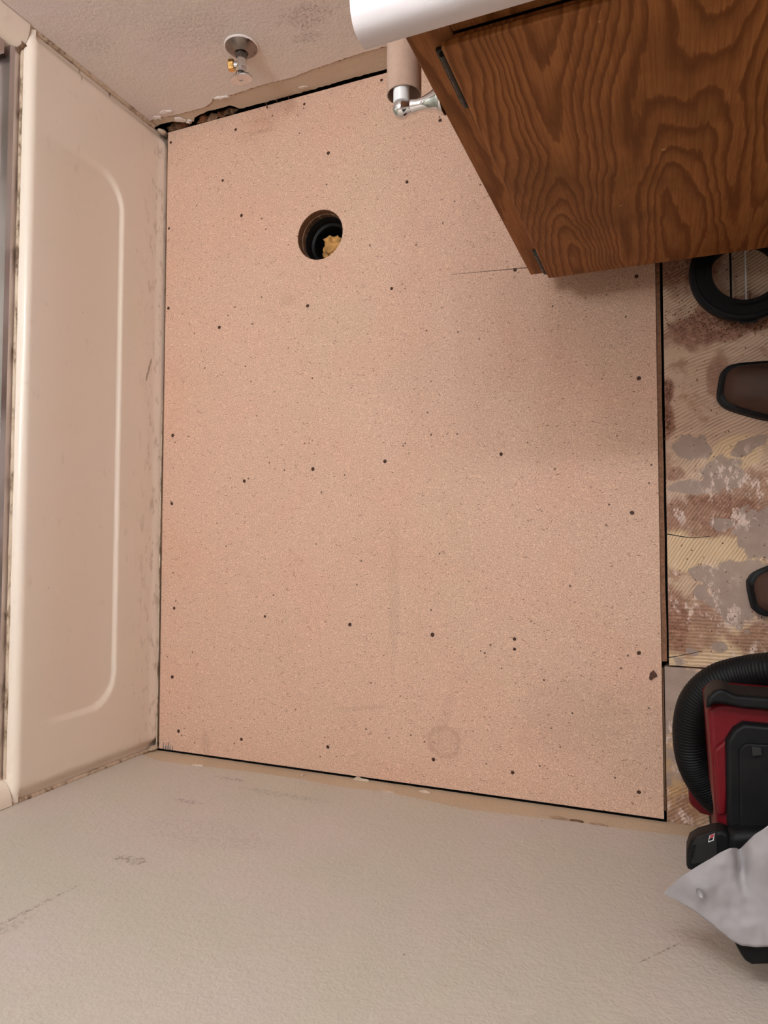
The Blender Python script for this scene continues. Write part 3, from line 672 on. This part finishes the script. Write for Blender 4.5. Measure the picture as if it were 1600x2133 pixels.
# ------------------------------------------------------------------ toilet paper holder
hz = .627; hy = .998; bxp = .868
tp = tag(empty('toilet_paper_holder', (CX0, hy, hz)), 'chrome toilet paper holder with ball ends on the cabinet side', 'paper holder')
RXm = Matrix.Rotation(math.radians(-90), 4, 'Y')   # lathe z -> -x
L = CX0-bxp
post = [(.0165, .0003), (.0165, .003), (.0145, .006), (.0105, .014), (.0080, .022), (.0072, .030), (.0085, .036), (.0085, .0375), (.0065, .0385), (.0075, .041)]
post += [(.0105*math.sin(a), L-.0105*math.cos(a)) for a in [math.pi*k/14 for k in range(4, 14)]]+[(.0001, L+.0105)]
for y in (hy, hy+.142):
    o = obj('post', *xf(lathe(post, 32), RXm), M['chrome'], tp, 50, (0, y-hy, 0))
RYm = Matrix.Rotation(math.radians(-90), 4, 'X')   # lathe z -> +y
obj('spindle', *xf(lathe([(.0092, .0075), (.0095, .009), (.0095, .07), (.0080, .0705), (.0080, .134)], 24), RYm), M['white_plastic'], tp, 40, (-L, 0, 0))
tb = empty('cardboard_tube', (bxp, hy+.022, hz-.0085))
g = lathe([(.0197, 0), (.0202, .0005), (.0202, .104), (.0190, .104), (.0190, 0)], 40, True)
obj('tube_wall', *xf(g, RYm), M['card'], tb, 40)
tag(tb, 'empty grey cardboard toilet roll tube hanging on the chrome holder', 'cardboard tube')

# ------------------------------------------------------------------ black flange ring below the cabinet
fc = pz(1549, 560, .05); 
fg = tag(empty('toilet_flange', (fc.x, fc.y, SUBZ+.009), (0, math.radians(5), 0)), 'thick black plastic toilet flange ring lying below the cabinet door', 'pipe flange')
prof = [(.0535, 0), (.0565, .0), (.0600, .026), (.0850, .030), (.0890, .035), (.0890, .044), (.0860, .047), (.0800, .0475), (.0785, .046), (.0640, .046), (.0610, .050), (.0560, .050), (.0535, .046)]
obj('ring', *lathe(prof, 64, True), M['abs'], fg, 35)
obj('strap', *gbox(-.020, -.0165, -.0534, .0534, .010, .0108), M['abs'], fg)
obj('strap', *gbox(.004, .0062, -.0534, .0534, .0095, .0125), M['label_white'], fg)
obj('bolt_tab', *gbox(-.010, .016, -.0915, -.0865, .034, .041), M['abs'], fg)

# ------------------------------------------------------------------ boots
def boot(name, toe, ang, label, mirror):
    root = tag(empty(name, (toe.x, toe.y, SUBZ+.0003), (0, 0, ang)), label, 'boot', 'pair of brown boots at the right edge')
    # outline, toe at x=0, heel at x=.30 (+x backwards)
    half = [(0, .020), (.004, .030), (.014, .0385), (.04, .0450), (.08, .0510), (.115, .0500), (.16, .0425), (.21, .0375), (.25, .0370), (.28, .0340), (.296, .022), (.30, .008)]
    def outline(sx=1, inset=0, xa=0, xb=.30, wk=1):
        pts = []
        for x, h in half: pts.append((x, h))
        P = [(x, h+(.004 if mirror else -.004)*math.sin(min(1, x/.3)*math.pi)) for x, h in pts]+[(x, -h+(.004 if mirror else -.004)*math.sin(min(1, x/.3)*math.pi)) for x, h in reversed(pts)]
        out = []
        for x, y in P:
            x2 = xa+inset+(x/.30)*((xb-inset)-(xa+inset)); out.append((x2, (y-math.copysign(min(inset, abs(y)*.5), y))*wk))
        return out
    def smooth_ring(P, k=3):
        n = len(P); R = []
        for i in range(n):
            a, b, c, d = (Vector(P[(i+j-1) % n]) for j in range(4))
            for q in range(k):
                t = q/k; R.append(tuple(.5*((2*b)+(c-a)*t+(2*a-5*b+4*c-d)*t*t+(3*b-a-3*c+d)*t**3)))
        return R
    def loft(levels):
        V, Fc = [], []; n = None
        for ring, z in levels:
            R = smooth_ring(ring); n = len(R); V += [(x, y, z(x) if callable(z) else z) for x, y in R]
        for i in range(len(levels)-1):
            for k in range(n): Fc.append((i*n+k, i*n+(k+1) % n, (i+1)*n+(k+1) % n, (i+1)*n+k))
        Fc.append(tuple(range(n-1, -1, -1))); Fc.append(tuple((len(levels)-1)*n+k for k in range(n)))
        return V, Fc
    obj('sole', *loft([(outline(inset=.001), 0), (outline(inset=-.002), .004), (outline(inset=-.003), .014), (outline(inset=-.001), .020), (outline(inset=.003), .0215)]), M['boot_sole'], root, 50)
    obj('welt', *loft([(outline(inset=.001), .0216), (outline(inset=.0015), .0260), (outline(inset=.005), .0285), (outline(inset=.0085), .0270)]), M['boot_sole'], root, 50)
    up = [(outline(inset=.007), .0272), (outline(inset=.0075, xa=.001), .035), (outline(inset=.010, xa=.004), .045), (outline(inset=.014, xa=.014), .0525), (outline(inset=.012, xa=.060, wk=.93), .064),
          (outline(inset=.010, xa=.105, wk=.92), .082), (outline(inset=.008, xa=.140, wk=.92), .105), (outline(inset=.006, xa=.160, wk=.98), .135), (outline(inset=.002, xa=.165, wk=1.08), .19), (outline(inset=.000, xa=.160, wk=1.18), .26),
          (outline(inset=.004, xa=.160, wk=1.16), .262), (outline(inset=.006, xa=.166, wk=1.1), .19), (outline(inset=.012, xa=.172, wk=.9), .12)]
    obj('upper', *loft(up), M['boot_leather'], root, 60)
    return root
t1 = pz(1500, 806, .0); boot('boot', t1+Vector((-.001, 0, 0)), math.radians(-9), 'brown leather boot with black welt, nearer the cabinet', False)
t2 = pz(1561, 1238, .0); boot('boot', t2, math.radians(9), 'brown leather boot with black welt, nearer the red vacuum', True)

# ------------------------------------------------------------------ wet/dry vacuum
VZ = SUBZ+.0005
vac = tag(empty('shop_vacuum', (1.40, .17, VZ)), 'red and black cordless shop vacuum standing against the front wall', 'vacuum')
def P2(l, z): return [(p.x, p.y) for p in (pz(u, v, z) for u, v in l)]
def vpart(name, g, mat, bw=0, seg=2):
    o = part(name, g, M[mat], vac)
    if bw: bevel(o, bw, seg)
    return o
TZ = .42
XR_ = 1.66
vpart('base', prism([(1.205, .040), (XR_, .040), (XR_, .285), (1.215, .285), (1.200, .27), (1.197, .06)], VZ, .16), 'vac_black', .012)
low = P2([(1433, 1634), (1436, 1676), (1460, 1697), (1505, 1708), (1520, 1640), (1480, 1610)], .17)
vpart('lower_housing', prism(low+[], .05, .17), 'vac_red', .006)
A = P2([(1473, 1482), (1483, 1466), (1502, 1462)], TZ); B = P2([(1502, 1728), (1492, 1716)], TZ)
body = A+[(1.30, A[2][1]+.004), (XR_-.01, A[2][1]+.004), (XR_-.01, .045), (1.215, .045)]+B
body = A+[(XR_-.01, A[2][1]+.002), (XR_-.01, .05), (B[0][0]+.012, .05), (B[0][0], .07)]+B
vpart('red_housing', prism(body, .161, TZ), 'vac_red', .010, 2)
# raised facet on the red corner
fac = P2([(1487, 1562), (1515, 1538), (1518, 1640), (1512, 1700), (1495, 1700)], TZ+.006)
vpart('corner_facet', prism(fac, TZ-.004, TZ+.006), 'vac_red', .004)
fr = P2([(1514, 1700), (1511, 1545), (1528, 1518), (1548, 1506), (1900, 1506)], TZ+.012)
fr = fr[:4]+[(XR_-.03, fr[3][1]), (XR_-.03, .065), (fr[0][0]+.004, .065)]
vpart('top_frame', prism(fr, TZ-.01, TZ+.012), 'vac_black', .006)
li = P2([(1541, 1720), (1538, 1562), (1552, 1548), (1900, 1545)], TZ+.017)
li = li[:3]+[(XR_-.06, li[3][1]), (XR_-.06, .08), (li[0][0], .08)]
vpart('lid', prism(li, TZ+.0125, TZ+.018), 'vac_black', .003)
la = P2([(1566, 1556), (1586, 1558), (1589, 1574), (1568, 1576)], TZ+.024)
vpart('latch', prism(la, TZ+.0185, TZ+.024), 'vac_grey', .001)
# carry bar at the far side
ca = P2([(1470, 1480), (1473, 1452), (1488, 1438), (1505, 1434), (1532, 1447), (1900, 1452)], TZ+.02)
cb = P2([(1545, 1476), (1505, 1468), (1490, 1468)], TZ+.02)
poly = ca[:5]+[(XR_, ca[4][1]-.004), (XR_, cb[0][1]-.004)]+cb
vpart('carry_bar', prism(poly, TZ-.05, TZ+.02), 'vac_black', .007)
# near handle under the paper
ha = P2([(1524, 1950), (1534, 1975), (1552, 2008), (1566, 2014), (1720, 2010), (1720, 1950)], .50)
vpart('handle', prism(ha, TZ-.06, .50), 'vac_black', .008)
hp = P2([(1512, 1735), (1560, 1730), (1720, 1730), (1720, 1960), (1535, 1960), (1515, 1850)], .455)
vpart('motor_head', prism(hp, TZ-.06, .455), 'vac_black', .012)
# battery pack
bz = .452
ba = P2([(1430, 1816), (1431, 1772), (1438, 1752), (1456, 1741), (1500, 1729), (1522, 1738), (1528, 1808), (1500, 1818)], bz)
bat = vpart('battery', prism(ba, bz-.032, bz), 'vac_black', .006)
def bpart(name, l, z0, z1, mat, bw=0):
    g = prism(P2(l, z1), z0, z1)
    o = obj(name, [tuple(Vector(v)-Vector(vac.location)) for v in g[0]], g[1], M[mat], bat)
    if bw: bevel(o, bw, 1)
    return o
bpart('battery_cap', [(1441, 1800), (1443, 1758), (1452, 1742), (1492, 1731), (1494, 1790)], bz+.0002, bz+.0012, 'vac_grey')
bpart('grey_label', [(1461, 1769), (1465, 1745), (1474, 1742), (1471, 1767)], bz+.0014, bz+.0020, 'label_white' if False else 'vac_grey')
bpart('white_label', [(1475, 1755), (1478, 1741), (1489, 1736), (1487, 1751)], bz+.0014, bz+.0020, 'label_white')
bpart('red_field', [(1478.5, 1746), (1479.5, 1741), (1487.5, 1737.5), (1486.5, 1743)], bz+.0021, bz+.0024, 'label_red')
bpart('dark_field', [(1477, 1752), (1478, 1747), (1485.5, 1744), (1485, 1749)], bz+.0021, bz+.0024, 'vac_black')
for k in range(3):
    bpart('rib', [(1437+k*2.2, 1790-k*10), (1439+k*2.2, 1782-k*10), (1446+k*2.2, 1780-k*10), (1444+k*2.2, 1788-k*10)], bz+.0002, bz+.0018, 'vac_black')
# hose
hpts = [(1720, 1385, .30), (1640, 1392, .29), (1560, 1400, .27), (1495, 1418, .26), (1452, 1458, .25), (1437, 1512, .24), (1441, 1570, .23), (1460, 1618, .22), (1492, 1660, .21), (1540, 1690, .20)]
path = spline([pz(*q) for q in hpts], 40)
def hr(f):
    ph = f*150; base = .0232
    amp = .00025+.0013*sst(.55, .78, f)
    return base+amp*math.sin(ph*2*math.pi*.62)
path = spline(path[::6]+[path[-1]], 14)
vh = part('hose', tube(path, hr, 24), M['hose'], vac, 70)

# ------------------------------------------------------------------ sheet of paper on the vacuum
up_ = [(1383, 1860), (1400, 1843), (1420, 1825), (1450, 1806), (1478, 1790), (1500, 1776), (1520, 1767), (1534, 1766), (1540, 1770), (1552, 1758), (1572, 1738), (1590, 1727), (1600, 1720), (1640, 1700), (1700, 1690)]
dn_ = [(1383, 1861), (1410, 1876), (1440, 1893), (1475, 1918), (1500, 1940), (1525, 1960), (1545, 1970), (1575, 1973), (1600, 1972), (1650, 1972), (1700, 1968)]
def interp(l, u):
    for (a, b), (c, d) in zip(l, l[1:]):
        if u <= c: return b+(d-b)*(u-a)/(c-a)
    return l[-1][1]
def paper_pt(s, t):
    u = 1383+s*317; v0, v1 = interp(up_, u), interp(dn_, u); v = v0+(v1-v0)*t
    # folds: a soft ridge from the notch, a raised far corner, a drooping tip
    z = .512-.022*math.exp(-((u-1383)/40)**2)
    z += .010*math.exp(-((u-1542-(v-1770)*.10)/13)**2)*math.exp(-((v-1770)/70)**2)*-1.6
    z += .012*sst(1545, 1600, u)*sst(1900, 1740, v)
    z += .008*math.exp(-(((u-1450)/40)**2+((v-1850)/30)**2))
    z += .0035*nz(u*.018, v*.022, 1.3)+.0016*nz(u*.06, v*.05, 4.)
    return pz(u, v, z)
V, Fc = grid(70, 36, paper_pt)
ctr = pz(1560, 1860, .50)
pp = obj('paper_sheet', [tuple(Vector(v)-ctr) for v in V], Fc, M['paper'], None, 60, ctr)
so = pp.modifiers.new('thick', 'SOLIDIFY'); so.thickness = .0004
tag(pp, 'white crumpled sheet of paper draped over the red vacuum', 'paper')
tc_ = pz(1457, 1858, .5225)-ctr
obj('torn_tab', *xf(lathe([(.0001, -.0004), (.0030, -.0002), (.0042, .0012), (.0046, .0026), (.0040, .0028), (.0026, .0004), (.0001, .0)], 14), Matrix.Translation(tc_) @ Matrix.Rotation(.5, 4, 'Z') @ Matrix.Diagonal((.7, 1.3, 1, 1))), M['paper'], pp, 60)

# ------------------------------------------------------------------ debris
ch = [pz(u, v, .002) for u, v in ((1352, 1413), (1354, 1402), (1361, 1396), (1368, 1404), (1369, 1408), (1361, 1410), (1356, 1417))]
c0 = sum(ch, Vector())/len(ch)
g = prism([(p.x-c0.x, p.y-c0.y) for p in ch], 0.0, .003)
g = ([(x, y, z+(.0035*nz(x*90, y*90, 2)+.002 if z > 0 else .0003)) for x, y, z in g[0]], g[1])
tag(obj('bark_chip', *g, M['bark'], None, False, (c0.x, c0.y, 0)), 'small dark brown chip lying on the right edge of the floor panel', 'debris')
for i, (a, b) in enumerate((((552, 209), (557, 226)), ((575, 205), (578, 214)), ((600, 198), (602, 206)))):
    P0, P1 = pz(*a, .006), pz(*b, .001); mid = (P0+P1)/2+Vector((.0015, 0, .002)); P0.y = min(P0.y, W-.004)
    path = spline([P0-P1, mid-P1, Vector((0, 0, 0))], 5)
    tag(obj('splinter', *tube(path, lambda f: .0006+.0008*f, 6), M['bark'], None, 60, (P1.x, P1.y, .0018)), ('longest', 'middle', 'shortest')[i]+' brown splinter at the back edge of the floor panel', 'debris', 'splinters at the back edge')
# crumbs of old floor swept under the cabinet and along the joint
rnd = random.Random(11); V, Fc = [], []
for k in range(900):
    if k < 520: u, v = rnd.gauss(1510, 60), rnd.gauss(668, 16)
    elif k < 640: u, v = rnd.gauss(1440, 40), rnd.gauss(560, 30)
    elif k < 760: u, v = rnd.gauss(1388, 6), rnd.gauss(rnd.choice((815, 880)), 14)
    else: u, v = rnd.uniform(1395, 1600), rnd.uniform(560, 1360)
    if u < 1385: u = 1386+rnd.random()*10
    p = pz(u, v, SUBZ); s = rnd.uniform(.0006, .0019); a = rnd.random()*3
    for q in ((-1, -1, 0), (1, -.7, 0), (.2, 1, 0), (0, 0, 1.1)):
        V.append((p.x+s*(q[0]*math.cos(a)-q[1]*math.sin(a)), p.y+s*(q[0]*math.sin(a)+q[1]*math.cos(a)), SUBZ+.0001+s*q[2]))
    b = 4*k; Fc += [(b, b+1, b+3), (b+1, b+2, b+3), (b+2, b, b+3), (b, b+2, b+1)]
cr = obj('floor_crumbs', V, Fc, M['dust']); cr['kind'] = 'stuff'
tag(cr, 'scattered brown crumbs on the bare subfloor beside the floor panel', 'debris')

# ------------------------------------------------------------------ vanity light and added ceiling fill
def emis(name, col, k):
    m = bpy.data.materials.new(name); m.use_nodes = True; b = m.node_tree.nodes['Principled BSDF']
    b.inputs['Base Color'].default_value = (.8, .8, .8, 1); b.inputs['Emission Color'].default_value = (*col, 1); b.inputs['Emission Strength'].default_value = k
    return m
M['bulb'] = emis('lit_bulb', (.90, .98, 1.04), BULB)
vl = tag(empty('vanity_light', (sum(BULB_XS)/4, W-.01, BULB_Z)), 'row of globe bulbs on the wall above the vanity', 'light')
bevel(obj('back_plate', *gbox(-.42, .42, -.022, .0065, -.055, .055), M['chrome'], vl), .004, 2)
sph = [(.0001, -1)]+[(math.sin(a), -math.cos(a)) for a in [math.pi*k/12 for k in range(1, 12)]]+[(.0001, 1)]
for x in BULB_XS:
    lx = x-vl.location.x
    obj('bulb', *xf(lathe([(r*.045, z*.045) for r, z in sph], 20), Matrix.Translation((lx, BULB_Y-vl.location.y, 0))), M['bulb'], vl, 60)
    obj('socket', *xf(lathe([(.02, .022), (.02, .055)], 16), Matrix.Translation((lx, 0, 0)) @ RY), M['chrome'], vl, 40)
M['diffuser'] = emis('fill_diffuser', (.90, .98, 1.04), FILL)
cl = tag(empty('added_fill_light', (.25, 1.00, ZC)), 'round ceiling lamp added unseen as fill light', 'light')  # no such lamp is known; added to brighten walls and floor
obj('diffuser', *lathe([(0, -.075), (.08, -.068), (.14, -.045), (.165, -.012)], 40), M['diffuser'], cl, 60)
obj('base', *lathe([(.175, -.014), (.175, -.0005)], 40), M['white_plastic'], cl, 40)
